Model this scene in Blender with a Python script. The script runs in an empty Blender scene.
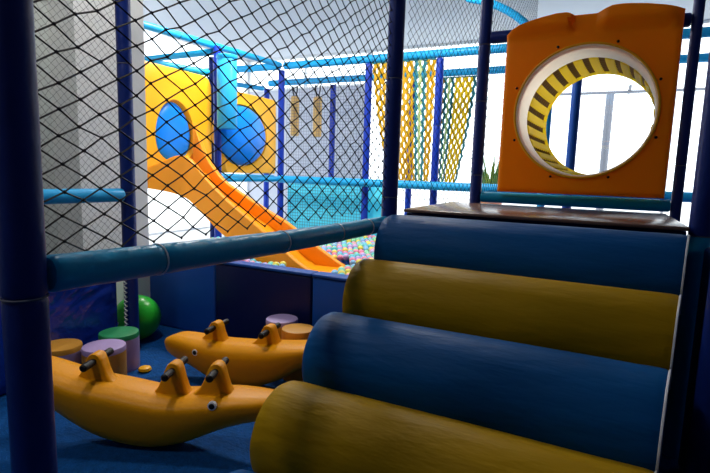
import bpy, bmesh, math, random
from mathutils import Vector, Matrix, noise
random.seed(7)
PI = math.pi
SC = bpy.context.scene
COL = SC.collection

# ------------------------------------------------------------------ materials
def mat(name, color, rough=0.5, bump=0.0, bscale=20.0, metallic=0.0, vary=0.0, vscale=6.0, coat=0.0, spec=0.28, stretch=None, trans=0.0):
    m = bpy.data.materials.new(name); m.use_nodes = True
    nt = m.node_tree; b = nt.nodes['Principled BSDF']
    b.inputs['Base Color'].default_value = (*color, 1)
    b.inputs['Roughness'].default_value = rough
    b.inputs['Metallic'].default_value = metallic
    b.inputs['Specular IOR Level'].default_value = spec
    b.inputs['Coat Weight'].default_value = coat
    tc = nt.nodes.new('ShaderNodeTexCoord'); src = tc.outputs['Object']
    if stretch:
        mp = nt.nodes.new('ShaderNodeMapping'); mp.inputs['Scale'].default_value = stretch
        nt.links.new(src, mp.inputs['Vector']); src = mp.outputs['Vector']
    if vary:
        n = nt.nodes.new('ShaderNodeTexNoise'); n.inputs['Scale'].default_value = vscale; n.inputs['Detail'].default_value = 4
        mx = nt.nodes.new('ShaderNodeMix'); mx.data_type = 'RGBA'
        mx.inputs[6].default_value = (*[c * (1 - vary) for c in color], 1)
        mx.inputs[7].default_value = (*[min(1, c * (1 + vary)) for c in color], 1)
        nt.links.new(src, n.inputs['Vector']); nt.links.new(n.outputs['Fac'], mx.inputs[0]); nt.links.new(mx.outputs[2], b.inputs['Base Color'])
    if bump:
        n = nt.nodes.new('ShaderNodeTexNoise'); n.inputs['Scale'].default_value = bscale; n.inputs['Detail'].default_value = 3
        bp = nt.nodes.new('ShaderNodeBump'); bp.inputs['Strength'].default_value = bump; bp.inputs['Distance'].default_value = 0.02
        nt.links.new(src, n.inputs['Vector']); nt.links.new(n.outputs['Fac'], bp.inputs['Height']); nt.links.new(bp.outputs['Normal'], b.inputs['Normal'])
    if trans:
        out = [n for n in nt.nodes if n.type == 'OUTPUT_MATERIAL'][0]
        t = nt.nodes.new('ShaderNodeBsdfTranslucent'); t.inputs[0].default_value = (*color, 1)
        mx = nt.nodes.new('ShaderNodeMixShader'); mx.inputs[0].default_value = trans
        nt.links.new(b.outputs[0], mx.inputs[1]); nt.links.new(t.outputs[0], mx.inputs[2]); nt.links.new(mx.outputs[0], out.inputs[0])
    return m

M = dict(
    navy=mat('navy_vinyl', (0.004, 0.020, 0.165), 0.4, 0.25, 14),
    royal=mat('royal_blue_vinyl', (0.006, 0.035, 0.36), 0.4, 0.25, 14),
    rail=mat('blue_vinyl', (0.002, 0.29, 0.54), 0.36, 0.2, 16, spec=0.2),
    cyan=mat('light_blue_vinyl', (0.012, 0.36, 0.74), 0.4, 0.25, 14),
    rollblue=mat('roll_blue_vinyl', (0.001, 0.075, 0.25), 0.5, 0.4, 5, spec=0.11, stretch=(1, 3, 3)),
    rollyellow=mat('roll_yellow_vinyl', (0.35, 0.20, 0.0005), 0.5, 0.4, 5, spec=0.10, stretch=(1, 3, 3)),
    piping=mat('white_piping', (0.75, 0.77, 0.8), 0.4),
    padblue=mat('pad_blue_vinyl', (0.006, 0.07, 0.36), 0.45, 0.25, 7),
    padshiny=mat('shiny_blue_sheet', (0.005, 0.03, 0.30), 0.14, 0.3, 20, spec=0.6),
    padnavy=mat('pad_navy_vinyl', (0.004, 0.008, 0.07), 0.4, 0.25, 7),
    carpet=mat('blue_mottled_mat', (0.003, 0.062, 0.235), 0.8, 0.5, 60, spec=0.1, vary=0.5, vscale=22),
    orange=mat('orange_plastic', (0.85, 0.29, 0.003), 0.36, 0.06, 30),
    panelorange=mat('panel_orange_plastic', (1.0, 0.34, 0.0005), 0.42, 0.06, 30, spec=0.2, trans=0.3),
    yellowplastic=mat('yellow_orange_plastic', (0.88, 0.42, 0.008), 0.4, 0.05, 20),
    croc=mat('croc_orange_plastic', (0.78, 0.31, 0.001), 0.4, 0.06, 60, spec=0.18),
    black=mat('black_rubber', (0.006, 0.006, 0.006), 0.5),
    white=mat('white_plastic', (0.85, 0.85, 0.85), 0.4),
    bubble=mat('blue_bubble_plastic', (0.004, 0.22, 0.90), 0.3, 0.02, 6),
    tubeblue=mat('light_blue_tube', (0.03, 0.42, 0.88), 0.35),
    net=mat('black_net_cord', (0.006, 0.006, 0.008), 0.7),
    netgrey=mat('grey_net_cord', (0.10, 0.11, 0.16), 0.7),
    netblue=mat('blue_net_cord', (0.02, 0.10, 0.25), 0.7),
    turq=mat('turquoise_pad', (0.16, 0.86, 1.0), 0.5, 0.1, 10, trans=0.35),
    lilac=mat('lilac_vinyl', (0.40, 0.30, 0.55), 0.45, 0.15, 12),
    green=mat('green_vinyl', (0.02, 0.24, 0.09), 0.45, 0.15, 12),
    amber=mat('amber_vinyl', (0.55, 0.26, 0.03), 0.45, 0.15, 12),
    ball=mat('green_ball_vinyl', (0.02, 0.42, 0.03), 0.28, 0.1, 30),
    strapyellow=mat('yellow_webbing', (0.72, 0.45, 0.02), 0.7, 0.4, 90, trans=0.35),
    strapbright=mat('bright_yellow_webbing', (0.88, 0.70, 0.03), 0.7, 0.4, 90, trans=0.5),
    strapteal=mat('teal_webbing', (0.05, 0.30, 0.36), 0.7, 0.4, 90, trans=0.4),
    strapbrown=mat('brown_webbing', (0.28, 0.17, 0.03), 0.7, 0.4, 90),
    straplime=mat('pale_lime_webbing', (0.60, 0.72, 0.38), 0.7, 0.4, 90, trans=0.5),
    olive=mat('olive_bar', (0.07, 0.07, 0.04), 0.7),
    bagtan=mat('tan_vinyl', (0.62, 0.38, 0.12), 0.5, 0.2, 12),
    platform=mat('brown_glossy_platform', (0.17, 0.09, 0.065), 0.25, 0.15, 7, spec=0.28),
    rim=mat('clear_white_rim', (0.95, 0.92, 0.84), 0.4, trans=0.8),
    brownbar=mat('brown_cord', (0.24, 0.14, 0.03), 0.6, trans=0.3),
    tunnelyellow=mat('tunnel_yellow_padding', (1.0, 0.84, 0.08), 0.5, 0.2, 20, trans=0.8),
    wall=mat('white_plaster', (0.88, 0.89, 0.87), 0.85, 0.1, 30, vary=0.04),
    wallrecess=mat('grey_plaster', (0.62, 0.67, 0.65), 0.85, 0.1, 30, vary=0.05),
    walldark=mat('dim_blue_grey_plaster', (0.10, 0.12, 0.16), 0.85, 0.1, 30),
    wallgrey=mat('grey_wall_paint', (0.50, 0.53, 0.62), 0.85, 0.1, 30, vary=0.06),
    ceil=mat('ceiling_paint', (0.56, 0.60, 0.67), 0.9, 0.1, 3, vary=0.08, vscale=0.6),
    blueband=mat('blue_wall_band', (0.02, 0.12, 0.30), 0.5),
    frame=mat('window_frame_paint', (0.75, 0.77, 0.8), 0.5),
    outground=mat('pale_terrace', (0.72, 0.71, 0.68), 0.9, 0.1, 4, vary=0.05),
    outgrey=mat('grey_painted_steel', (0.22, 0.23, 0.27), 0.5),
    leaf=mat('palm_leaf', (0.10, 0.22, 0.04), 0.5, vary=0.3),
    pot=mat('terracotta_pot', (0.35, 0.16, 0.09), 0.8, 0.2, 20),
    fill_light=mat('fill_housing', (0.8, 0.8, 0.8), 0.5),
)
BALLCOLS = {'pink': (0.72, 0.24, 0.36), 'yellow': (0.72, 0.62, 0.10), 'turquoise': (0.10, 0.50, 0.52),
            'mint green': (0.22, 0.58, 0.34), 'lilac': (0.48, 0.36, 0.66), 'sky blue': (0.18, 0.42, 0.70)}
BM = {k: mat('ball_' + k.replace(' ', '_'), c, 0.35) for k, c in BALLCOLS.items()}

def glass_mat():
    m = bpy.data.materials.new('window_glass'); m.use_nodes = True; nt = m.node_tree
    nt.nodes.remove(nt.nodes['Principled BSDF'])
    out = [n for n in nt.nodes if n.type == 'OUTPUT_MATERIAL'][0]
    t = nt.nodes.new('ShaderNodeBsdfTransparent'); t.inputs[0].default_value = (0.95, 0.97, 0.98, 1)
    g = nt.nodes.new('ShaderNodeBsdfGlossy'); g.inputs['Roughness'].default_value = 0.02
    mx = nt.nodes.new('ShaderNodeMixShader'); mx.inputs[0].default_value = 0.06
    nt.links.new(t.outputs[0], mx.inputs[1]); nt.links.new(g.outputs[0], mx.inputs[2]); nt.links.new(mx.outputs[0], out.inputs[0])
    return m
M['glass'] = glass_mat()

# ------------------------------------------------------------------ helpers
class MB:
    def __init__(s): s.v = []; s.f = []
    def add(s, vs, fs):
        o = len(s.v); s.v += [tuple(v) for v in vs]; s.f += [tuple(i + o for i in f) for f in fs]; return s
    def box(s, x0, x1, y0, y1, z0, z1, bev=0.0, seg=2):
        bm = bmesh.new(); bmesh.ops.create_cube(bm, size=1)
        for v in bm.verts:
            v.co = Vector(((x0 + x1) / 2 + v.co.x * (x1 - x0), (y0 + y1) / 2 + v.co.y * (y1 - y0), (z0 + z1) / 2 + v.co.z * (z1 - z0)))
        if bev: bmesh.ops.bevel(bm, geom=bm.edges[:], offset=bev, segments=seg, profile=0.5, affect='EDGES')
        s.bm(bm); return s
    def bm(s, bm):
        bm.verts.index_update(); s.add([v.co[:] for v in bm.verts], [[v.index for v in f.verts] for f in bm.faces]); bm.free()
    def tube(s, pts, r, n=12, caps=True, closed=False):
        pts = [Vector(p) for p in pts]; m = len(pts)
        rs = r if isinstance(r, (list, tuple)) else [r] * m
        rings = []; up = None
        for i, p in enumerate(pts):
            if closed: t = (pts[(i + 1) % m] - pts[i - 1]).normalized()
            else: t = (pts[min(i + 1, m - 1)] - pts[max(i - 1, 0)]).normalized()
            if up is None: up = Vector((0, 0, 1)) if abs(t.z) < 0.9 else Vector((1, 0, 0))
            a = t.cross(up).normalized(); b = a.cross(t).normalized(); up = b
            rings.append([p + (a * math.cos(2 * PI * k / n) + b * math.sin(2 * PI * k / n)) * rs[i] for k in range(n)])
        vs = [v for rg in rings for v in rg]; fs = []
        for i in range(m if closed else m - 1):
            j = (i + 1) % m
            for k in range(n):
                k2 = (k + 1) % n; fs.append((i * n + k, i * n + k2, j * n + k2, j * n + k))
        if caps and not closed: fs += [tuple(range(n))[::-1], tuple((m - 1) * n + k for k in range(n))]
        return s.add(vs, fs)
    def lathe(s, prof, c=(0, 0, 0), n=24, axis='z'):
        vs = []; fs = []
        for r, h in prof:
            for k in range(n):
                a = 2 * PI * k / n; p = (r * math.cos(a), r * math.sin(a), h)
                if axis == 'y': p = (p[0], p[2], p[1])
                if axis == 'x': p = (p[2], p[0], p[1])
                vs.append((p[0] + c[0], p[1] + c[1], p[2] + c[2]))
        m = len(prof)
        for i in range(m - 1):
            for k in range(n):
                k2 = (k + 1) % n; fs.append((i * n + k, i * n + k2, (i + 1) * n + k2, (i + 1) * n + k))
        fs += [tuple(range(n))[::-1], tuple((m - 1) * n + k for k in range(n))]
        return s.add(vs, fs)
    def loft(s, rings, caps=True):
        n = len(rings[0]); vs = [p for r in rings for p in r]; fs = []
        for i in range(len(rings) - 1):
            for k in range(n):
                k2 = (k + 1) % n; fs.append((i * n + k, i * n + k2, (i + 1) * n + k2, (i + 1) * n + k))
        if caps: fs += [tuple(range(n))[::-1], tuple((len(rings) - 1) * n + k for k in range(n))]
        return s.add(vs, fs)
    def build(s, name, m, parent=None, smooth=True, origin=None, angle=40):
        me = bpy.data.meshes.new(name); o = bpy.data.objects.new(name, me); COL.objects.link(o)
        off = Vector(origin) if origin is not None else (Vector(parent_world(parent)) if parent is not None else Vector((0, 0, 0)))
        me.from_pydata([Vector(v) - off for v in s.v], [], s.f); me.update()
        bm = bmesh.new(); bm.from_mesh(me); bmesh.ops.recalc_face_normals(bm, faces=bm.faces); bm.to_mesh(me); bm.free()
        me.materials.append(m)
        if smooth:
            me.polygons.foreach_set('use_smooth', [True] * len(me.polygons))
            try: me.set_sharp_from_angle(angle=math.radians(angle))
            except Exception: pass
        if parent is not None: o.parent = parent
        else: o.location = off
        return o

def parent_world(p):
    v = Vector((0, 0, 0))
    while p is not None: v += p.location; p = p.parent
    return v
def tag(o, label, cat, group=None):
    o['label'] = label; o['category'] = cat
    if group: o['group'] = group
    return o
def thing(name, loc, label, cat, group=None):
    o = bpy.data.objects.new(name, None); o.empty_display_size = 0.05; COL.objects.link(o); o.location = loc
    return tag(o, label, cat, group)
def struct(o): o['kind'] = 'structure'; return o
def lerp(tab, x):
    if x <= tab[0][0]: return tab[0][1]
    for (a, b), (c, d) in zip(tab, tab[1:]):
        if x <= c: return b + (d - b) * (x - a) / (c - a)
    return tab[-1][1]
def smooth_lerp(tab, x, w=0.05):
    return sum(lerp(tab, x + d * w) for d in (-1, -.5, 0, .5, 1)) / 5

# ------------------------------------------------------------------ room shell
def sbox(name, m, *a, bev=0.0): return struct(MB().box(*a, bev=bev).build(name, M[m], smooth=False))
sbox('floor', 'carpet', -8, 3.5, -2.5, 10, -0.1, 0)
sbox('floor_tiles', 'outground', -8, -5.15, 3.02, 10, 0, 0.012)
sbox('floor_border', 'outground', -5.15, 3.5, 7.45, 10, 0, 0.012)
sbox('ceiling', 'ceil', -8.2, 3.7, -2.7, 10.2, 4.0, 4.15)
sbox('wall_near', 'walldark', -3.8, 3.5, -2.65, -2.5, 0, 4)
sbox('wall_right', 'walldark', 3.5, 3.65, -2.65, 10.15, 0, 4)
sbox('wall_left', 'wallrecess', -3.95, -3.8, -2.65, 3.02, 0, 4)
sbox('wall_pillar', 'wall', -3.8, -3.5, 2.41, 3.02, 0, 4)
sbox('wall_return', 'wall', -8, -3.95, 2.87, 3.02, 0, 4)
sbox('wall_back', 'wallgrey', -8, -4.75, 10, 10.15, 0, 3.25)
sbox('trim_1', 'blueband', -3.8, -3.72, 0.2, 2.40, 2.66, 2.95)
def window(name, plane, a0, a1, z0, z1, at, mull):
    f = MB()
    def bar(p0, p1, q0, q1):
        if plane == 'y': f.box(p0, p1, at, at + 0.08, q0, q1)
        else: f.box(at - 0.08, at, p0, p1, q0, q1)
    w = 0.05
    bar(a0, a1, z0, z0 + w); bar(a0, a1, z1 - w, z1)
    for x in [a0, a1 - w] + mull: bar(x, x + w, z0 + w, z1 - w)
    o = struct(f.build(name, M['frame'], smooth=False))
    g = MB()
    if plane == 'y': g.box(a0, a1, at + 0.035, at + 0.045, z0, z1)
    else: g.box(at - 0.045, at - 0.035, a0, a1, z0, z1)
    p = g.build('window_pane', M['glass'], o, smooth=False)
    return o
window('window_1', 'y', -4.75, 3.5, 0, 4.0, 10, [0.9])
window('window_2', 'y', -8, -4.75, 3.25, 4.0, 10, [-6.4])
window('window_3', 'x', 3.02, 10, 0, 4.0, -8, [5.2, 9.0])

# ------------------------------------------------------------------ outside
o = MB().box(-40, 40, 10.2, 60, -0.15, -0.05).build('ground_terrace', M['outground'], smooth=False); struct(o)
o = MB().box(-40, -8.2, -20, 10.2, -0.15, -0.05).build('ground_side', M['outground'], smooth=False); struct(o)
def frustum(x, y, z): return (x, y, z)
pg = thing('pergola', (0.0, 13, -0.05), 'grey steel pergola outside, seen through the round tunnel hole', 'pergola')
MB().tube([(-0.05, 13, -0.05), (-0.05, 13, 3.33)], 0.09, 10).build('post', M['outgrey'], pg)
MB().tube([(2.6, 13, -0.05), (2.6, 13, 3.33)], 0.09, 10).build('post', M['outgrey'], pg)
MB().box(-1.3, 2.9, 12.96, 13.04, 3.33, 3.39, 0.01).build('beam', M['outgrey'], pg)
for k in range(3):
    MB().box(0.3 + k * 0.8, 0.36 + k * 0.8, 12.6, 13.6, 3.39, 3.45, 0.005).build('rafter', M['outgrey'], pg)
pl = thing('potted_palm', (-2.25, 11.3, -0.05), 'leafy green palm in a tall pot outside the back window', 'plant')
MB().lathe([(0.16, -0.05), (0.24, 0.5), (0.26, 0.9), (0.22, 0.9), (0.2, 0.84)], (-2.25, 11.3, 0), 20).build('pot', M['pot'], pl)
lf = MB()
for k in range(34):
    a = random.uniform(0, 2 * PI); L = random.uniform(0.6, 1.05); lean = random.uniform(0.25, 0.75); pts = []
    for i in range(7):
        t = i / 6; pts.append(Vector((-2.25 + math.cos(a) * L * lean * t, 11.3 + math.sin(a) * L * lean * t, 0.8 + L * (1.25 * t - 0.35 * lean * t * t))))
    side = Vector((-math.sin(a), math.cos(a), 0)); vs = []
    for i, p in enumerate(pts):
        w = 0.035 * math.sin(PI * (0.12 + 0.88 * i / 6)) + 0.003
        vs += [p - side * w, p + Vector((0, 0, -w * 0.5)), p + side * w]
    fs = []
    for i in range(6):
        q = i * 3; fs += [(q, q + 1, q + 4, q + 3), (q + 1, q + 2, q + 5, q + 4)]
    lf.add(vs, fs)
lf.build('leaves', M['leaf'], pl)

# ------------------------------------------------------------------ posts and rails
R0 = 0.045
def sleeve(mb, p0, p1, r, sag=0.0, n=20):
    p0, p1 = Vector(p0), Vector(p1); L = (p1 - p0).length; e = min(0.012, L * 0.1)
    ts = [0, e * 0.35 / L, e / L] + [i / 10 for i in range(1, 10)] + [1 - e / L, 1 - e * 0.35 / L, 1]
    rs = [r * 0.86, r * 0.96, r] + [r * (1 + 0.018 * noise.noise(Vector((p0.x * 3 + i, p0.y * 5, p1.z * 7)))) for i in range(9)] + [r, r * 0.96, r * 0.86]
    pts = []
    for t in ts:
        p = p0.lerp(p1, t); p.z -= sag * math.sin(PI * t); pts.append(p)
    mb.tube(pts, rs, n)
def ringtie(p, d, r):
    d = Vector(d).normalized(); a = d.cross(Vector((0.3, 0.9, 0.31))).normalized(); b = d.cross(a)
    return MB().tube([Vector(p) + (a * math.cos(2 * PI * k / 20) + b * math.sin(2 * PI * k / 20)) * r for k in range(20)], 0.0028, 5, closed=True)
def post(x, y, z1, label, m='navy', joints=(), r=R0, z0=0.0, lower=None, group=None, tie='netgrey'):
    t = thing('padded_post', (x, y, z0), label, 'post', group)
    zs = [z0] + list(joints) + [z1]
    for i, (a, b) in enumerate(zip(zs, zs[1:])):
        mb = MB(); sleeve(mb, (x, y, a), (x, y, b), r)
        mb.build('foam_sleeve', M[lower if (lower and i == 0) else m], t)
    for z in joints: ringtie((x, y, z), (0, 0, 1), r * 1.0).build('cable_tie', M[tie], t)
    return t
def rail(p0, p1, label, m='cyan', joints=(), r=R0, group=None, sag=0.0, tie='netgrey'):
    p0, p1 = Vector(p0), Vector(p1)
    t = thing('padded_rail', tuple((p0 + p1) / 2), label, 'rail', group)
    fr = [0] + list(joints) + [1]
    for a, b in zip(fr, fr[1:]):
        mb = MB(); A, B = p0.lerp(p1, a), p0.lerp(p1, b); A.z -= sag * math.sin(PI * a); B.z -= sag * math.sin(PI * b)
        sleeve(mb, A, B, r); mb.build('foam_sleeve', M[m], t)
    for a in joints:
        A = p0.lerp(p1, a); A.z -= sag * math.sin(PI * a); ringtie(A, p1 - p0, r * 1.01).build('cable_tie', M[tie], t)
    return t

XN = -1.17
post(-1.175, 0.66, 2.95, 'thick dark navy padded post filling the left edge of the photo', joints=(1.09,), r=0.047)
post(XN, 2.82, 3.1, 'navy padded post at the left front corner of the raised platform', joints=(1.25, 1.95), r=0.049)
post(-0.885, 3.86, 3.1, 'navy padded post standing just left of the orange tunnel panel', joints=(1.4, 1.95, 2.36), r=0.044)
post(-3.1, 2.5, 3.1, 'navy padded post in front of the white pillar, beside the green ball', joints=(1.2, 2.1), r=0.05)
post(0.435, 3.86, 3.1, 'slim dark post just right of the orange tunnel panel', joints=(1.5,), r=0.032)
post(0.435, 2.88, 3.1, 'dark post at the right front corner of the platform, blue below', joints=(1.14,), lower='rail', r=0.05)
post(0.412, 2.1, 3.1, 'nearest dark padded post cut by the right edge of the photo', joints=(1.2,), r=0.052, m='navy')
post(-4.95, 5.5, 3.06, 'tall navy post between the two orange portals', joints=(2.0,), r=0.052, m='royal')
post(-5.16, 5.62, 2.95, 'slimmer navy post right behind the post between the portals', r=0.042)
post(-5.06, 7.2, 3.06, 'navy post at the back corner of the ball pit, left of the hanging bags', joints=(2.1,), m='royal', r=0.056)
post(-3.42, 7.2, 3.06, 'navy post at the left edge of the amber webbing curtain', joints=(2.1,), m='royal', r=0.056)
post(-2.28, 7.2, 3.06, 'navy post between the amber and the bright yellow webbing curtains', joints=(2.1,), m='royal', r=0.056)
post(-4.72, 8.4, 3.0, 'navy post behind the ball pit, right of the hanging bags', joints=(2.1,), m='royal', r=0.056)
post(-6.26, 8.4, 3.0, 'navy post far behind the right orange portal', joints=(2.1,), m='royal', r=0.056)
post(-3.13, 8.4, 3.0, 'navy post behind the amber webbing curtain, seen under its hem', m='royal', r=0.056)
post(-0.36, 6.1, 2.52, 'single blue post seen through the round tunnel hole', m='padblue', r=0.05)

rail((XN, 0.71, 1.135), (XN, 2.765, 1.09), 'long blue padded rail sloping across the foreground under the black net', 'rail', (0.16, 0.47, 0.70, 0.87), r=0.046, sag=0.012, tie='piping')
rail((-3.1, 0.3, 1.2), (-3.1, 2.445, 1.18), 'blue padded rail in front of the white left wall', 'cyan', (0.5,), r=0.048)
rail((-0.84, 3.86, 2.41), (0.40, 3.86, 2.41), 'navy rail behind the top of the orange tunnel panel', 'navy', r=0.043)
rail((-0.84, 3.86, 1.235), (0.40, 3.86, 1.235), 'blue rail under the orange tunnel panel', 'rail', r=0.04)
rail((-5.0, 7.2, 3.13), (2.2, 7.2, 3.13), 'long light blue top rail along the back of the ball pit', 'cyan', (0.23, 0.38, 0.6), r=0.06)
rail((-8.0, 7.2, 3.15), (-5.1, 7.2, 3.13), 'light blue top rail running left above the right orange portal', 'cyan', (0.5,), r=0.06)
rail((-6.2, 8.4, 3.10), (2.2, 8.4, 3.08), 'light blue top rail of the rearmost frame, above the hanging bags', 'cyan', (0.3, 0.5, 0.7), r=0.06)
rail((-5.0, 7.075, 1.23), (2.2, 7.075, 1.21), 'light blue low rail along the turquoise ball pit wall', 'cyan', (0.23, 0.38, 0.6), r=0.062)
rail((-7.2, 7.075, 1.23), (-5.12, 7.075, 1.23), 'light blue low rail below the right orange portal', 'cyan', (0.5,), r=0.062)
rail((-5.0, 3.9, 3.02), (-5.0, 7.07, 3.12), 'light blue top rail running back above the orange portals', 'cyan', (0.3, 0.5, 0.8))
rail((-5.6, 4.0, 2.72), (-5.03, 5.42, 2.69), 'light blue rail just above the left orange portal', 'cyan', (0.5,))
rail((-7.6, 5.5, 2.97), (-5.03, 5.5, 2.99), 'blue rail running left from the post between the portals', 'rail', (0.5,))
rail((-6.4, 5.8, 2.84), (-6.28, 8.30, 2.99), 'light blue rail running back behind the right orange portal', 'cyan', (0.5,))
rail((-5.0, 5.56, 1.23), (-5.0, 7.05, 1.23), 'light blue rail under the sill of the right orange portal', 'cyan')

# ------------------------------------------------------------------ nets
def net(name, O, U, V, lu, lv, cu, cv, r, m, label, jit=0.0, knots=True, n=3, slack=0.0):
    """diamond net: O origin, U and V unit axes, lu x lv extent, cu x cv cell diagonals"""
    O, U, V = Vector(O), Vector(U), Vector(V); N = U.cross(V).normalized()
    I = int(round(lu / cu * 2)); J = int(round(lv / cv * 2)); mb = MB()
    def P(i, j):
        e = 0 if i in (0, I) or j in (0, J) else jit
        a = noise.noise(Vector((i * 1.7, j * 1.3, 3.1))); b = noise.noise(Vector((i * 1.1 + 40, j * 1.9, 7.7)))
        c = slack * math.sin(PI * i / I) * math.sin(PI * j / J)
        return O + U * (i * cu / 2 + a * e) + V * (j * cv / 2 + b * e) + N * c
    for i in range(I + 1):
        for j in range(J + 1):
            if (i + j) % 2: continue
            for dj in (1, -1):
                if i + 1 <= I and 0 <= j + dj <= J: mb.tube([P(i, j), P(i + 1, j + dj)], r, n, caps=False)
            if knots:
                p = P(i, j); k = r * 2.2
                mb.add([p + U * k, p - U * k, p + V * k, p - V * k, p + N * k, p - N * k], [(0, 2, 4), (2, 1, 4), (1, 3, 4), (3, 0, 4), (2, 0, 5), (1, 2, 5), (3, 1, 5), (0, 3, 5)])
    o = mb.build(name, M[m], origin=O + U * lu / 2, smooth=False)
    return tag(o, label, 'net')
def grid_net(name, O, U, V, lu, lv, c, r, m, label):
    O, U, V = Vector(O), Vector(U), Vector(V); mb = MB()
    for i in range(int(lu / c) + 1): mb.tube([O + U * i * c, O + U * i * c + V * lv], r, 3, caps=False)
    for j in range(int(lv / c) + 1): mb.tube([O + V * j * c, O + V * j * c + U * lu], r, 3, caps=False)
    return tag(mb.build(name, M[m], origin=O + U * lu / 2, smooth=False), label, 'net')
Yd, Zd, Xd = (0, 1, 0), (0, 0, 1), (1, 0, 0)
net('safety_net', (XN - 0.01, 0.712, 1.175), Yd, Zd, 2.06, 1.92, 0.108, 0.064, 0.0027, 'net', 'black knotted diamond net rising from the foreground blue rail', jit=0.012, slack=0.02)
net('safety_net', (-3.1, 0.6, 0.78), Yd, Zd, 1.85, 2.32, 0.05, 0.05, 0.0010, 'net', 'fine dark net stretched in front of the white left wall', jit=0.008, knots=False)
net('safety_net', (-1.12, 2.88, 1.2), (0.245, 0.9695, 0), Zd, 0.90, 1.9, 0.06, 0.06, 0.0016, 'net', 'black net between the two navy posts left of the orange panel', jit=0.008)
net('safety_net', (-0.86, 3.92, 1.25), Yd, Zd, 2.4, 2.2, 0.09, 0.07, 0.0017, 'net', 'dark net running back beside the orange tunnel panel', jit=0.01, knots=False)
grid_net('safety_net', (-5.0, 7.285, 0.0), Xd, Zd, 1.55, 3.05, 0.05, 0.0032, 'netgrey', 'fine square mesh net across the back of the ball pit behind the bags')

# ------------------------------------------------------------------ ramp rolls
RX0, RX1, RR = -1.115, 0.29, 0.2055
def skew(x, y): return RX0 + (x - RX0) * (1.0 + 0.105 * (y - 2.16))   # the rolls get a little shorter down the ramp
rolls = [(2.66, 0.955, 'rollblue', 'topmost blue vinyl roll of the climbing ramp, against the platform'),
         (2.30, 0.745, 'rollyellow', 'upper yellow vinyl roll of the climbing ramp, second from the top'),
         (1.94, 0.545, 'rollblue', 'middle blue vinyl roll of the climbing ramp between the two yellow rolls'),
         (1.585, 0.340, 'rollyellow', 'lower yellow vinyl roll of the climbing ramp, beside the near rocker'),
         (1.23, 0.135, 'rollblue', 'lowest blue vinyl roll of the climbing ramp, at the bottom edge')]
for k, (y, z, m, lab) in enumerate(rolls):
    t = thing('ramp_roll', ((RX0 + RX1) / 2, y, max(0, z - RR)), lab, 'roll', 'vinyl rolls of the climbing ramp')
    rings = []; n = 72
    e = 0.03
    stations = [(RX0, 0.80), (RX0 + e * .3, 0.93), (RX0 + e, 0.985), (RX0 + e * 2.2, 1.0)]
    stations += [(RX0 + (RX1 - RX0) * q / 48, 1.0) for q in range(4, 45)]
    stations += [(RX1 - e * 1.2, 1.0), (RX1 - e * .5, 0.99), (RX1, 0.96)]
    for x, s in stations:
        rg = []
        for a in range(n):
            th = 2 * PI * a / n
            w = 1 + 0.010 * noise.noise(Vector((x * 2.2, k * 3 + math.cos(th) * 1.2, math.sin(th) * 1.2)))
            edge = max(0, (abs(x - (RX0 + RX1) / 2) / ((RX1 - RX0) / 2)) - 0.6)
            w += 0.030 * edge * noise.noise(Vector((x * 7, math.cos(th) * 4 - x * 4, math.sin(th) * 4 + k)))
            rg.append((skew(x, y + math.cos(th) * RR * s), y + math.cos(th) * RR * s * w, max(0.004, z + math.sin(th) * RR * s * w)))
        rings.append(rg)
    MB().loft(rings).build('vinyl_cover', M[m], t)
    pts = [(skew(RX1, y + math.cos(th) * RR * 0.985) - 0.002, y + math.cos(th) * RR * 0.985, max(0.012, z + math.sin(th) * RR * 0.985)) for th in [math.radians(60 + i * 8) for i in range(21)]]
    p = MB().tube(pts, 0.0045, 6).build('piping', M['piping'], t); p['label'] = 'white piping along the right end'
wd = MB()
prof = [(1.47, 0.002), (2.76, 0.70), (2.76, 0.002)]
wd.loft([[(-1.05, y, z) for y, z in prof], [(0.24, y, z) for y, z in prof]])
wb = wd.build('foam_wedge', M['padnavy'], origin=(-0.4, 2.2, 0.002), smooth=False); tag(wb, 'dark navy foam wedge under the ramp rolls', 'wedge')
sp = thing('side_pad', (0.47, 1.3, 0), 'dark navy padded side wall right of the ramp rolls', 'pad')
MB().box(0.445, 0.52, 0.5, 2.04, 0.0, 1.1, 0.02, 3).build('pad_panel', M['padnavy'], sp)
MB().box(0.445, 0.52, 2.16, 2.80, 0.0, 1.1, 0.02, 3).build('pad_panel', M['padnavy'], sp)

# platform
pf = thing('platform', (-0.32, 3.35, 0), 'raised play platform with a glossy brown top behind the ramp rolls', 'platform')
MB().box(-1.07, 0.375, 2.90, 3.80, 0.0, 1.10, 0.01).build('base', M['padnavy'], pf)
MB().box(-1.075, 0.38, 2.86, 3.805, 1.11, 1.163, 0.012).build('edge_pad', M['padnavy'], pf)
MB().box(-1.055, 0.378, 2.76, 3.80, 1.168, 1.188, 0.008).build('top_board', M['platform'], pf)

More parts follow.
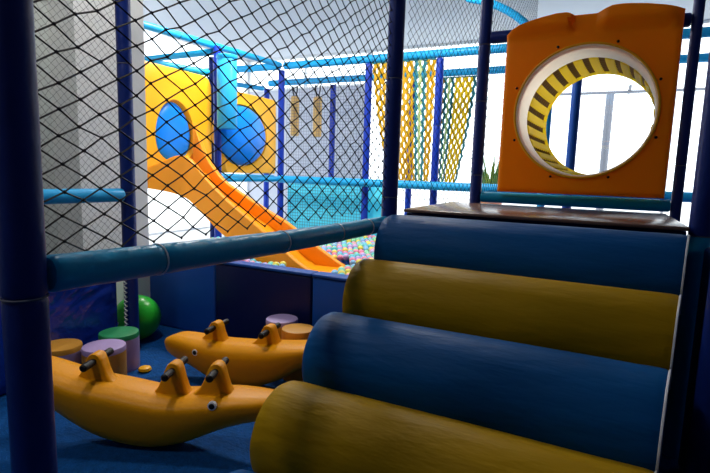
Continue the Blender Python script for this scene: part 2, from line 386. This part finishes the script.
# ------------------------------------------------------------------ orange tunnel panel
HC = (-0.17, 1.845); HR = 0.437
PX0, PX1, PZ0 = -0.705, 0.355, 1.285
def ptop(x):
    return lerp([(-0.705, 2.33), (-0.695, 2.375), (-0.67, 2.405), (-0.60, 2.44), (-0.48, 2.468), (-0.38, 2.485), (-0.32, 2.485), (-0.27, 2.472), (-0.14, 2.472),
                 (-0.10, 2.48), (-0.05, 2.50), (0.02, 2.503), (0.15, 2.488), (0.28, 2.462), (0.325, 2.445), (0.345, 2.42), (0.355, 2.37)], x)
tp = thing('tunnel_panel', (-0.17, 3.76, 1.285), 'large orange plastic panel with a round crawl hole above the platform', 'panel')
nA, nR = 96, 10
YF = 3.735
def outer(th):
    c, s = math.cos(th), math.sin(th)
    best = 9
    if c > 1e-6: best = min(best, (PX1 - HC[0]) / c)
    if c < -1e-6: best = min(best, (PX0 - HC[0]) / c)
    if s < -1e-6: best = min(best, (PZ0 - HC[1]) / s)
    if s > 1e-6:
        t = (2.6 - HC[1]) / s
        for _ in range(30):
            x = HC[0] + c * min(t, best); zt = ptop(max(PX0, min(PX1, x))); t = (zt - HC[1]) / s
        best = min(best, t)
    return best
ths = sorted([2 * PI * k / nA for k in range(nA)] + [math.atan2(z - HC[1], x - HC[0]) % (2 * PI) for x, z in ((PX0, PZ0), (PX1, PZ0), (PX0, 2.33), (-0.695, 2.375), (PX1, 2.37), (0.335, 2.43), (-0.32, 2.485), (-0.27, 2.472), (-0.14, 2.472), (-0.05, 2.50))])
def pface(x, z):
    y = YF
    y -= 0.05 * max(0, min(1, (z - 2.36) / 0.06)) * (0.1 if -0.29 < x < -0.10 else 1.0) * max(0.15, min(1, (0.355 - x) / 0.06))
    dx = min(x - PX0, PX1 - x); dz = z - PZ0; d = min(dx, dz)
    if d < 0.03: y += 0.03 - math.sqrt(max(0, 0.03 ** 2 - (0.03 - d) ** 2))
    return y
rows = []
for q in range(nR + 1):
    f = q / nR; f = 1 - (1 - f) ** 1.6
    row = []
    for th in ths:
        r = HR + (outer(th) - HR) * f; x, z = HC[0] + r * math.cos(th), HC[1] + r * math.sin(th)
        row.append((x, pface(x, z), z))
    rows.append(row)
back = [(x, 3.80, z) for x, y, z in rows[-1]]
hole_back = [(HC[0] + HR * math.cos(th), 3.80, HC[1] + HR * math.sin(th)) for th in ths]
MB().loft([hole_back] + rows + [back, hole_back], caps=False).build('panel_board', M['panelorange'], tp, angle=50)
for k in range(8):
    a = PI / 8 * (2 * k + 1) * 1.0 + 0.02
    x, z = HC[0] + (HR + 0.035) * math.cos(a), HC[1] + (HR + 0.035) * math.sin(a)
    MB().lathe([(0.009, 0.0), (0.009, -0.006), (0.005, -0.009)], (x, pface(x, z), z), 10, 'y').build('bolt', M['black'], tp)
# crawl tunnel behind the panel
tu = thing('crawl_tunnel', (-0.14, 4.4, 1.4), 'round crawl tunnel with yellow padded slats behind the orange panel hole', 'tunnel')
def tcen(t): return Vector((HC[0] + 0.03 * t + 0.09 * t * t, 3.70 + 1.22 * t, HC[1] + 0.0 * t))
def tring(r, t, n=64): c = tcen(t); return [(c.x + r * math.cos(2 * PI * k / n), c.y, c.z + r * math.sin(2 * PI * k / n)) for k in range(n)]
r_o, r_i = HR - 0.003, HR - 0.012
MB().loft([tring(HR + 0.0, 0.02), tring(HR + 0.014, 0.015), tring(HR + 0.014, 0.024)][:0] or [tring(r_i, 0.02), tring(r_o, 0.02), tring(r_o, 0.32), tring(r_i, 0.32), tring(r_i, 0.02)], caps=False).build('rim_sleeve', M['rim'], tu)
lip = MB().tube([(HC[0] + (HR + 0.004) * math.cos(2 * PI * k / 64), YF - 0.006, HC[1] + (HR + 0.004) * math.sin(2 * PI * k / 64)) for k in range(64)], 0.009, 8, closed=True)
lip.build('lip_ring', M['yellowplastic'], tu)
nS = 25
for k in range(nS):
    a0 = 2 * PI * (k + 0.0) / nS; a1 = 2 * PI * (k + 0.56) / nS; mb = MB(); rings = []
    for t in [0.33 + 0.49 * i / 6 for i in range(7)]:
        c = tcen(t); tw = 0.10 * (t - 0.42)
        rings.append([(c.x + r * math.cos(a + tw), c.y, c.z + r * math.sin(a + tw)) for r, a in ((r_i - 0.004, a0), (r_i - 0.010, (a0 + a1) / 2), (r_i - 0.004, a1), (r_i + 0.012, a1), (r_i + 0.012, a0))])
    mb.loft(rings).build('slat', M['tunnelyellow'], tu)
for i in range(9):
    t = 0.36 + 0.43 * i / 8; c = tcen(t)
    MB().tube([(c.x + (r_i + 0.016) * math.cos(2 * PI * q / 48), c.y, c.z + (r_i + 0.016) * math.sin(2 * PI * q / 48)) for q in range(48)], 0.011, 6, closed=True).build('hoop', M['brownbar'], tu)

MB().tube([tuple(tcen(0.825) + Vector(((r_i + 0.004) * math.cos(2 * PI * q / 64), 0, (r_i + 0.004) * math.sin(2 * PI * q / 64)))) for q in range(64)], 0.014, 8, closed=True).build('end_ring', M['tunnelyellow'], tu)

# ------------------------------------------------------------------ rockers
def rocker(P0, ang, flip, top, bot, s0, s1, fins, eye_s, eye_z, label):
    t = thing('crocodile_rocker', (P0[0], P0[1], 0), label, 'rocker', None)
    ax = Vector((math.cos(ang), math.sin(ang), 0)); sd = Vector((-ax.y, ax.x, 0)); B = Vector((P0[0], P0[1], 0))
    def W(s, y, z): return B + ax * s + sd * y + Vector((0, 0, z))
    n = 28; rings = []; N = 44
    def hw(s):
        u = (s - s0) / (s1 - s0)
        return 0.13 * (max(0.02, 1 - abs(2 * u - 1) ** 3.2)) ** 0.55 * (1 if True else 0) + 0.012
    for i in range(N + 1):
        s = s0 + (s1 - s0) * (0.5 - 0.5 * math.cos(PI * i / N))
        zt, zb = smooth_lerp(top, s), smooth_lerp(bot, s)
        endf = min(1, (min(s - s0, s1 - s) / 0.04)); endf = math.sqrt(max(0.02, 1 - (1 - endf) ** 2))
        zm, hh = (zt + zb) / 2, (zt - zb) / 2 * endf; w = hw(s) * endf
        rg = []
        for k in range(n):
            th = 2 * PI * k / n; c, sn = math.cos(th), math.sin(th)
            y = math.copysign(abs(c) ** 0.55, c) * w; z = math.copysign(abs(sn) ** 0.5, sn) * hh
            v = (z / max(hh, 1e-4) + 1) / 2
            y *= 0.62 + 0.38 * min(1, v * 1.5)
            if v > 0.9: y *= 0.86
            rg.append(W(s, y, zm + z))
        rings.append(rg)
    MB().loft(rings).build('body', M['croc'], t, angle=60)
    for fs, fz in fins:
        zb = smooth_lerp(top, fs) - 0.02; h = fz - zb
        pr = [(-0.135, 0), (-0.105, .10), (-0.08, .26), (-0.06, .5), (-0.042, .78), (-0.028, .93), (-0.010, 1), (0.012, 1), (0.028, .93), (0.038, .78), (0.050, .5), (0.064, .26), (0.082, .10), (0.11, 0)]
        rg = []
        for y, g in ((-0.034, 0.86), (-0.030, 0.95), (-0.018, 1.0), (0.018, 1.0), (0.030, 0.95), (0.034, 0.86)):
            rg.append([W(fs + a * g, y, zb + b * h * (0.9 + 0.1 * g) if b > 0 else zb) for a, b in pr])
        fo = MB().loft(rg).build('handle_fin', M['croc'], t, angle=50)
        gz = fz - 0.038
        gp = [W(fs + 0.0, y, gz) for y in (-0.125, -0.118, -0.05, -0.04, 0.04, 0.05, 0.118, 0.125)]
        MB().tube(gp, [0.012, 0.019, 0.019, 0.016, 0.016, 0.019, 0.019, 0.012], 12).build('grip', M['black'], fo)
    for side in (-1, 1):
        w = hw(eye_s) * 0.99
        c = W(eye_s, side * w * (0.955 if side < 0 else 0.80), eye_z); nrm = sd * side
        def disc(r, d0, d1):
            rg = []
            for rr, d in ((r, d0), (r, d1 * 0.7), (r * 0.7, d1)):
                rg.append([c + nrm * d + ax * rr * math.cos(2 * PI * k / 20) + Vector((0, 0, rr * math.sin(2 * PI * k / 20))) for k in range(20)])
            return MB().loft(rg)
        e = disc(0.021, -0.012, 0.007).build('eye', M['white'], t)
        disc(0.0145, 0.004, 0.011).build('pupil', M['black'], e)
    return t
rocker((-1.847, 1.705), math.atan2(0.387, 0.922), 1,
       [(-0.85, 0.455), (-0.614, 0.395), (-0.454, 0.345), (-0.26, 0.325), (-0.107, 0.297), (0.006, 0.280), (0.123, 0.288), (0.31, 0.305), (0.62, 0.300)],
       [(-0.85, 0.345), (-0.75, 0.285), (-0.623, 0.205), (-0.53, 0.139), (-0.376, 0.051), (-0.219, 0.010), (-0.088, 0.0), (0.069, 0.033), (0.172, 0.078), (0.276, 0.127), (0.40, 0.165), (0.62, 0.195)],
       -0.85, 0.60, [(-0.375, 0.466), (0.024, 0.442), (0.24, 0.450)], 0.255, 0.283,
       'near orange crocodile rocker with three handle fins, its snout towards the ramp')
rocker((-1.877, 2.458), math.atan2(0.148, 0.989), -1,
       [(-0.70, 0.235), (-0.64, 0.282), (-0.56, 0.290), (-0.404, 0.283), (-0.23, 0.286), (0.004, 0.304), (0.267, 0.335), (0.62, 0.40)],
       [(-0.70, 0.165), (-0.644, 0.128), (-0.485, 0.092), (-0.33, 0.026), (-0.178, 0.0), (0.006, 0.017), (0.182, 0.10), (0.30, 0.19), (0.62, 0.33)],
       -0.715, 0.60, [(-0.311, 0.405), (0.074, 0.428)], -0.39, 0.222,
       'far orange crocodile rocker, its snout pointing left, behind the near rocker')

# ------------------------------------------------------------------ stumps, ball
def stump(x, y, r, h, side, top, label):
    t = thing('foam_stool', (x, y, 0), label, 'stool', 'round foam stools')
    MB().lathe([(r * .97, 0.0), (r, 0.012), (r, h - 0.035)], (x, y, 0), 36).build('side_cover', M[side], t)
    MB().lathe([(r * 1.0, h - 0.035), (r * 1.004, h - 0.012), (r * 0.975, h - 0.003), (r * 0.9, h)], (x, y, 0), 36).build('top_cover', M[top], t)
stump(-2.748, 2.004, 0.128, 0.26, 'amber', 'lilac', 'lilac-topped foam stool with an amber side, in front of the green-topped one')
stump(-2.895, 2.228, 0.128, 0.26, 'lilac', 'green', 'green-topped foam stool with a lilac side, beside the padded post')
stump(-2.985, 1.872, 0.125, 0.26, 'lilac', 'amber', 'amber-topped foam stool with a lilac side, nearest the left post')
stump(-1.985, 2.862, 0.115, 0.34, 'amber', 'lilac', 'lilac-topped foam stool against the dark pit wall')
stump(-1.765, 2.735, 0.112, 0.34, 'amber', 'amber', 'all-amber foam stool by the pit wall, half hidden by a blue roll')
gb = MB()
bm = bmesh.new(); bmesh.ops.create_uvsphere(bm, u_segments=40, v_segments=24, radius=0.18)
for v in bm.verts: v.co = v.co + Vector((-3.272, 2.69, 0.18))
gb.bm(bm); gbo = thing('exercise_ball', (-3.272, 2.69, 0), 'large green inflatable ball behind the padded post', 'ball')
gb.build('ball_skin', M['ball'], gbo)
MB().lathe([(0.012, -0.18), (0.010, -0.184), (0.006, -0.186)], (-3.272, 2.69, 0.18), 12, 'y').build('valve_plug', M['white'], gbo)
tb = MB().lathe([(0.03, 0.0), (0.045, 0.012), (0.04, 0.028), (0.02, 0.036)], (-2.70, 2.27, 0), 8)
tag(tb.build('toy_block', M['yellowplastic'], origin=(-2.70, 2.27, 0)), 'tiny yellow toy lying beside the green-topped stool', 'toy')

# ------------------------------------------------------------------ padded walls
lw = thing('padded_wall', (-3.13, 1.3, 0), 'shiny blue padded wall behind the three stools on the left', 'pad')
MB().box(-3.17, -3.125, 0.2, 2.40, 0.0, 0.77, 0.01, 3).build('backing_board', M['padnavy'], lw)
nu, nv = 200, 70; vs = []; fs = []
for i in range(nu + 1):
    for j in range(nv + 1):
        y, z = 0.21 + 2.18 * i / nu, 0.01 + 0.75 * j / nv
        env = max(0, noise.noise(Vector((y * 2.2, z * 3.0, 5.0))) + 0.05) * 1.6
        fold = noise.noise(Vector(((y * 0.8 + z * 1.2) * 5, (z * 0.8 - y * 0.5) * 22, 1.3)))
        edge = min(1, min(y - 0.21, 2.39 - y, z - 0.01, 0.76 - z) / 0.05)
        vs.append((-3.118 + 0.018 * edge ** 0.5 + 0.026 * env * fold * edge, y, z))
for i in range(nu):
    for j in range(nv):
        q = i * (nv + 1) + j; fs.append((q, q + nv + 1, q + nv + 2, q + 1))
wp = MB().add(vs, fs).build('vinyl_panel', M['padshiny'], lw); wp['label'] = 'wrinkled shiny blue vinyl sheet'
pts = []
for k in range(60):
    pts.append((-3.075 + 0.012 * math.sin(k * 2.1), 2.43 + 0.012 * math.cos(k * 2.1), 0.05 + 0.0115 * k))
lc = MB().tube(pts, 0.005, 5).build('lacing_cord', M['wallrecess'], lw); lc['label'] = 'pale spiral lacing cord'
def pitpad(x0, x1, m, label):
    t = thing('pit_wall_pad', ((x0 + x1) / 2, 3.09, 0), label, 'pad', 'padded front wall of the ball pit')
    MB().box(x0, x1, 3.035, 3.14, 0.0, 0.625, 0.018, 3).build('vinyl_panel', M[m], t)
    p = MB().box(x0, x1, 3.027, 3.15, 0.627, 0.652, 0.01, 3).build('top_piping', M['padblue'], t)
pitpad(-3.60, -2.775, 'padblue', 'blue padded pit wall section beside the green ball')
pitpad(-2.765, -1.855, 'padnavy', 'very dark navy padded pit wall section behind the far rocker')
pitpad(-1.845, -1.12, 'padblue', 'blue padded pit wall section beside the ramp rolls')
bp = thing('pit_back_wall', (-4.0, 7.32, 0), 'turquoise padded back wall of the ball pit', 'pad')
MB().box(-5.0, -4.03, 7.32, 7.40, 0, 1.16, 0.02, 3).build('vinyl_panel', M['turq'], bp)
MB().box(-4.02, -3.05, 7.32, 7.40, 0, 1.16, 0.02, 3).build('vinyl_panel', M['turq'], bp)

# ------------------------------------------------------------------ slide and portals
def portal(Y0, Y1, z0, z1, cy, cz, ry, rz, label, hump=0.0, m='yellowplastic', egg=0.0, bulge=0.25):
    X = -5.0
    t = thing('slide_portal', (X, (Y0 + Y1) / 2, z0), label, 'panel')
    def oval(th, k=1.0): return cy + k * ry * math.cos(th) * (1 - egg * math.sin(th)), cz + k * rz * math.sin(th)
    def out(th):
        y0, zz0 = oval(th); c, s = y0 - cy, zz0 - cz; L = math.hypot(c, s); c /= L; s /= L; best = 9
        if c > 1e-6: best = min(best, (Y1 - cy) / c)
        if c < -1e-6: best = min(best, (Y0 - cy) / c)
        if s > 1e-6: best = min(best, (z1 - cz) / s)
        if s < -1e-6: best = min(best, (z0 - cz) / s)
        y, z = cy + c * best, cz + s * best
        rc = 0.14 if egg else 0.035
        for (qy, qz, sy, sz) in ((Y1 - rc, z1 - rc, 1, 1), (Y0 + rc, z1 - rc, -1, 1)):
            if (y - qy) * sy > 0 and (z - qz) * sz > 0:
                a = math.atan2(z - qz, y - qy); y, z = qy + rc * math.cos(a), qz + rc * math.sin(a)
        return y, z
    n = 72; T = [2 * PI * k / n for k in range(n)] 
    fr = []
    for f, dx in ((0, -0.03), (0, 0.02), (0.06, 0.06), (0.25, 0.05), (0.6, 0.045), (0.93, 0.05), (1, 0.03), (1, -0.04), (0, -0.03)):
        rg = []
        for th in T:
            a, b = oval(th), out(th); rg.append((X + dx, a[0] + (b[0] - a[0]) * f, a[1] + (b[1] - a[1]) * f))
        fr.append(rg)
    MB().loft(fr, caps=False).build('portal_board', M[m], t, angle=50)
    dm = []
    for i in range(9):
        k = math.cos(PI / 2 * i / 8.4); d = bulge * math.sin(PI / 2 * i / 8.4)
        dm.append([(X + d, *oval(th, k * 0.995)) for th in T])
    bd = MB().loft(dm).build('bubble_window', M['bubble'], t); bd['label'] = 'rounded blue window'
    return t
portal(4.12, 5.40, 1.22, 2.62, 4.72, 1.83, 0.30, 0.375, 'left orange portal with an egg-shaped blue opening, at the top of the slide', egg=0.18, bulge=0.05)
p2 = portal(5.66, 6.92, 1.32, 2.52, 6.04, 1.88, 0.58, 0.45, 'right orange portal with a big blue bubble, behind the navy posts', bulge=0.22)
tbo = MB().lathe([(0.125, 1.93), (0.135, 1.95), (0.135, 2.86), (0.125, 2.88)], (-4.74, 5.46, 0), 28).build('tube_shell', M['tubeblue'], p2); tbo['label'] = 'light blue vertical tube'
MB().lathe([(0.14, 2.86), (0.145, 2.875), (0.145, 2.90), (0.135, 2.91)], (-4.74, 5.46, 0), 28).build('tube_collar', M['cyan'], tbo)
near = [(-4.98, 1.34), (-4.85, 1.38), (-4.72, 1.50), (-4.58, 1.56), (-4.4, 1.42), (-4.22, 1.24), (-3.87, 0.99), (-3.46, 0.745), (-3.16, 0.545), (-2.87, 0.36), (-2.62, 0.27), (-2.35, 0.24)]
far = [(-4.98, 2.15), (-4.88, 1.9), (-4.76, 1.57), (-4.44, 1.24), (-3.94, 0.99), (-3.42, 0.76), (-2.97, 0.49), (-2.61, 0.30), (-2.35, 0.24)]
low = [(-4.98, 1.14), (-4.69, 1.08), (-4.49, 1.00), (-4.25, 0.83), (-4.05, 0.66), (-3.41, 0.33), (-2.9, 0.27), (-2.35, 0.26)]
sl = thing('orange_slide', (-3.7, 4.78, 0.06), 'orange plastic slide running down into the ball pit from the left portal', 'slide')
YN, YFa = 4.50, 5.05
xs = [-4.92 + (4.92 - 2.35) * i / 60 for i in range(61)]
def bed(x): return max(smooth_lerp(low, x, .1) + 0.03 if x < -3 else 0.285, min(smooth_lerp(near, x, .12), smooth_lerp(far, x, .12)) - 0.17)
b = MB(); rg = []
for x in xs:
    z = bed(x); rg.append([(x, YN + 0.05, z), (x, YN + 0.12, z - 0.012), (x, YFa - 0.12, z - 0.012), (x, YFa - 0.05, z), (x, YFa - 0.05, z - 0.03), (x, YN + 0.05, z - 0.03)])
b.loft(rg).build('slide_bed', M['orange'], sl)
for nm, tabl, y0, y1 in (('side_wall', near, YN - 0.02, YN + 0.055), ('side_wall', far, YFa - 0.055, YFa + 0.02)):
    w = MB(); rg = []
    for x in xs:
        zt = smooth_lerp(tabl, x, .1); zl = smooth_lerp(low, x, .08); c = 0.02
        if nm == 'side_wall' and tabl is near: y0 = YN - 0.02 - 0.32 * max(0, min(1, (-4.5 - x) / 0.45)) ** 1.5; y1 = y0 + 0.075
        rg.append([(x, y0, zl), (x, y0, zt - c), (x, y0 + c * .3, zt - c * .3), (x, y0 + c, zt), (x, y1 - c, zt), (x, y1 - c * .3, zt - c * .3), (x, y1, zt - c), (x, y1, zl)])
    w.loft(rg).build(nm, M['orange'], sl, angle=60)

# ------------------------------------------------------------------ ball pit balls
bm = bmesh.new(); bmesh.ops.create_icosphere(bm, subdivisions=3, radius=0.0385)
bmesh.ops.translate(bm, verts=bm.verts, vec=(0, 0, 0.0385))
bme = {}
for k in BALLCOLS:
    me = bpy.data.meshes.new('pit_ball'); bm.to_mesh(me); me.materials.append(BM[k]); me.polygons.foreach_set('use_smooth', [True] * len(me.polygons)); bme[k] = me
bm.free()
cols = list(BALLCOLS); wts = [1.1, 1.2, 1.5, 1.2, 0.9, 1.0]
spots = []
d = 0.079
for j in range(60):
    for i in range(60):
        x = -4.9 + i * d + (d / 2 if j % 2 else 0); y = 3.2 + j * d * 0.9
        if x > -1.2 or y > 7.10 or y < 3.25 or (y < 4.42 and -2.95 < x < -2.34): continue
        if -5.0 < x < -2.36 - max(0, (y - 4.75)) * 0.6 and 4.40 < y < 5.12: continue
        if any(math.hypot(x - a, y - b) < 0.1 for a, b in ((-4.95, 5.5), (-5.06, 7.2), (-3.42, 7.2), (-2.28, 7.2))): continue
        spots.append((x + random.uniform(-.001, .001), y + random.uniform(-.001, .001), 0.33 + 0.035 * noise.noise(Vector((x * 2.3, y * 2.3, 0))) + random.uniform(-.012, .022)))
ux, uy = -0.3785, 0.9256
def key(p):   # balls in the wedge right of the slide's foot show largest
    az = math.degrees(math.atan2(p[0], p[1]))
    return -31.0 < az < -22.5 and p[1] > 4.0
vis = [p for p in spots if key(p)]; vis.sort(key=lambda p: math.hypot(p[0], p[1])); vis = vis[:295]
vs = set(vis); rest = [p for p in spots if p not in vs]
rest += [(p[0] + 0.03, p[1] + 0.035, 0.256) for p in rest]
for p in vis:
    c = random.choices(cols, wts)[0]
    o = bpy.data.objects.new('pit_ball', bme[c]); COL.objects.link(o); o.location = p
    tag(o, '%s plastic ball lying in the ball pit' % c, 'ball', '%s balls in the ball pit' % c)
st = {c: MB() for c in cols}
sb = bmesh.new(); bmesh.ops.create_icosphere(sb, subdivisions=2, radius=0.0385); sb.verts.index_update()
sv = [v.co.copy() for v in sb.verts]; sf = [[v.index for v in f.verts] for f in sb.faces]; sb.free()
me = bpy.data.meshes.new('pit_balls_mass'); V_, F_, mi = [], [], []
for p in rest:
    ci = random.choices(range(6), wts)[0]; o_ = len(V_)
    V_ += [(v.x + p[0], v.y + p[1], v.z + p[2] + 0.0385) for v in sv]; F_ += [[i + o_ for i in f] for f in sf]; mi += [ci] * len(sf)
me.from_pydata(V_, [], F_)
for c in cols: me.materials.append(BM[c])
me.polygons.foreach_set('material_index', mi); me.polygons.foreach_set('use_smooth', [True] * len(F_))
mo = bpy.data.objects.new('pit_balls_mass', me); COL.objects.link(mo); mo['kind'] = 'stuff'
tag(mo, 'mass of pastel plastic balls filling the rest of the ball pit', 'balls')
pfl = MB().box(-4.85, -1.15, 3.16, 7.12, 0.0, 0.255).build('pit_fill', M['padblue'], origin=(-3, 5.2, 0), smooth=False); tag(pfl, 'blue padded floor of the ball pit under the balls', 'pad')

# ------------------------------------------------------------------ webbing curtains
def curtain(Y, tl, tr, zt, bl, br, zb, cols_, label, bar=False, cell=0.14):
    t = thing('webbing_curtain', ((tl + tr) / 2, Y, zb), label, 'climbing net')
    n = len(cols_)
    for k, cname in enumerate(cols_):
        steps = 72; L = zt - zb; ring = []; mb = MB()
        for i in range(steps + 1):
            f = i / steps; z = zt - L * f
            def xb(kk):
                xt = tl + (tr - tl) * kk / n; xo = bl + (br - bl) * kk / n
                return xt + (xo - xt) * (f ** 1.35)
            pitch = xb(k + 1) - xb(k); ph = 2 * PI * (L * f) / cell + PI * (k % 2)
            cx = xb(k + 0.5) + pitch * 0.24 * math.sin(ph); w = max(0.014, pitch * 0.44)
            yy = Y + 0.01 * math.cos(ph + 0.6)
            ring.append([(cx - w, yy - 0.003, z), (cx + w, yy - 0.003 + 0.006 * math.sin(ph), z), (cx + w, yy + 0.003 + 0.006 * math.sin(ph), z), (cx - w, yy + 0.003, z)])
        s = mb.loft(ring).build('strap', M[cname], t)
        s['label'] = {'strapyellow': 'amber webbing strap', 'strapteal': 'teal webbing strap', 'strapbright': 'bright yellow webbing strap', 'strapbrown': 'brown webbing strap', 'straplime': 'pale lime webbing strap'}[cname]
    if bar: MB().tube([(bl - 0.02, Y, zb - 0.01), (br + 0.02, Y, zb - 0.01)], 0.03, 8).build('hem_bar', M['olive'], t)
    MB().tube([(tl, Y, zt + 0.004), (tr, Y, zt + 0.004)], 0.012, 8).build('top_cord', M['strapteal'], t)
    return t
curtain(7.2, -3.355, -2.345, 3.055, -3.02, -2.37, 1.26, ['strapyellow'] * 10 + ['strapteal', 'straplime', 'strapteal'] + ['strapyellow'] * 2, 'amber and teal webbing curtain hanging beside the navy platform post', bar=True, cell=0.16)
curtain(8.4, -2.63, -2.02, 3.01, -2.62, -2.28, 1.22, ['strapbrown', 'strapteal', 'straplime', 'strapteal'] + ['strapbright'] * 5 + ['strapteal'], 'bright yellow webbing curtain narrowing downward, on the rearmost frame', cell=0.17)

# hanging bags
def bag(x, z0, z1, label):
    t = thing('hanging_bag', (x, 8.42, z0), label, 'hanging bag', 'hanging bags')
    r = 0.085
    MB().lathe([(r * .8, z0), (r, z0 + 0.02), (r, z1 - 0.02), (r * .8, z1)], (x, 8.40, 0), 20).build('bag_body', M['bagtan'], t)
    for dx in (-0.05, 0.05):
        MB().tube([(x + dx * 0.4, 8.40, z1), (x + dx, 8.40, (z1 + 3.05) / 2), (x + dx, 8.40, 3.02)], 0.014, 6).build('rope', M['black'], t)
bag(-5.58, 2.06, 2.82, 'left tan hanging bag in front of the grey back wall')
bag(-5.06, 2.04, 2.79, 'right tan hanging bag in front of the grey back wall')

# curved pale pipe beyond the panel
ap = [(-1.95, 6.3, 3.99), (-1.86, 6.3, 3.72)]
for i in range(15):
    a = math.radians(75 - i * 5.5); ap.append((-2.02 + 1.36 * math.cos(a), 6.3, 2.45 + 1.12 * math.sin(a)))
ap.append((-0.66, 6.3, 0.0))
cp = thing('arched_pipe', (-0.66, 6.3, 0), 'pale arched pipe rising behind the top left corner of the orange panel', 'pipe')
MB().tube(ap, 0.045, 12).build('pipe_sleeve', M['cyan'], cp)

# ------------------------------------------------------------------ added fill lights and daylight
def fill_light(x, y, power, label):  # added fill light with a housing, under the ceiling and out of view
    t = thing('added_fill', (x, y, 3.94), label, 'fill_light', 'added fill lights')
    MB().lathe([(0.2, 3.94), (0.22, 3.95), (0.22, 3.999)], (x, y, 0), 24).build('fill_housing', M['fill_light'], t)
    l = bpy.data.lights.new('fill_emitter', 'AREA'); l.shape = 'DISK'; l.size = 0.36; l.energy = power; l.color = (1.0, 0.95, 0.88)
    o = bpy.data.objects.new('fill_emitter', l); COL.objects.link(o); o.location = (x, y, 3.93)
fill_light(-2.2, -0.6, 26, 'round white fill light added above the near side of the play area')  # added fill for the camera side of the room
fill_light(-2.6, 1.9, 30, 'round white fill light added above the two rockers')  # added to brighten rockers, stools and the left wall
fill_light(-4.2, 5.2, 100, 'round white fill light added above the slide')  # added to lift the slide and portals
fill_light(-2.2, 5.6, 100, 'round white fill light added above the ball pit balls')  # added to brighten the pit and its back wall
def portal_light(loc, rot, sx, sy):
    l = bpy.data.lights.new('window_daylight', 'AREA'); l.shape = 'RECTANGLE'; l.size = sx; l.size_y = sy; l.cycles.is_portal = True
    o = bpy.data.objects.new('window_daylight', l); COL.objects.link(o); o.location = loc; o.rotation_euler = rot
portal_light((-0.62, 10.12, 2.0), (math.radians(-90), 0, 0), 8.2, 3.95)
portal_light((-6.38, 10.12, 3.62), (math.radians(-90), 0, 0), 3.2, 0.72)
portal_light((-8.12, 6.48, 2.0), (0, math.radians(-90), 0), 3.95, 7.0)

w = bpy.data.worlds.new('World'); SC.world = w; w.use_nodes = True
bg = w.node_tree.nodes['Background']; bg.inputs[0].default_value = (0.93, 0.97, 1.0, 1); bg.inputs[1].default_value = 3.6

# ------------------------------------------------------------------ camera
F = 495.0
yaw, pit, rol = [math.radians(v) for v in (-26.4, 7.5, 1.75)]
f = Vector((math.sin(yaw) * math.cos(pit), math.cos(yaw) * math.cos(pit), -math.sin(pit)))
r = Vector((math.cos(yaw), -math.sin(yaw), 0)); u = r.cross(f)
r2 = math.cos(rol) * r + math.sin(rol) * u; u2 = -math.sin(rol) * r + math.cos(rol) * u
cam = bpy.data.cameras.new('camera'); co = bpy.data.objects.new('camera', cam); COL.objects.link(co)
cam.sensor_width = 36; cam.lens = F / 710 * 36; cam.clip_start = 0.02; cam.clip_end = 200
mw = Matrix((r2, u2, -f)).transposed().to_4x4(); mw.translation = Vector((0, 0, 1.4)); co.matrix_world = mw
SC.camera = co
SC.view_settings.view_transform = 'Standard'; SC.view_settings.look = 'None'; SC.view_settings.gamma = 1; SC.view_settings.exposure = 0.0
SC.view_settings.use_curve_mapping = False
SC.cycles.use_denoising = True
SC.cycles.max_bounces = 8; SC.cycles.transparent_max_bounces = 16
SC.cycles.sample_clamp_indirect = 4.0
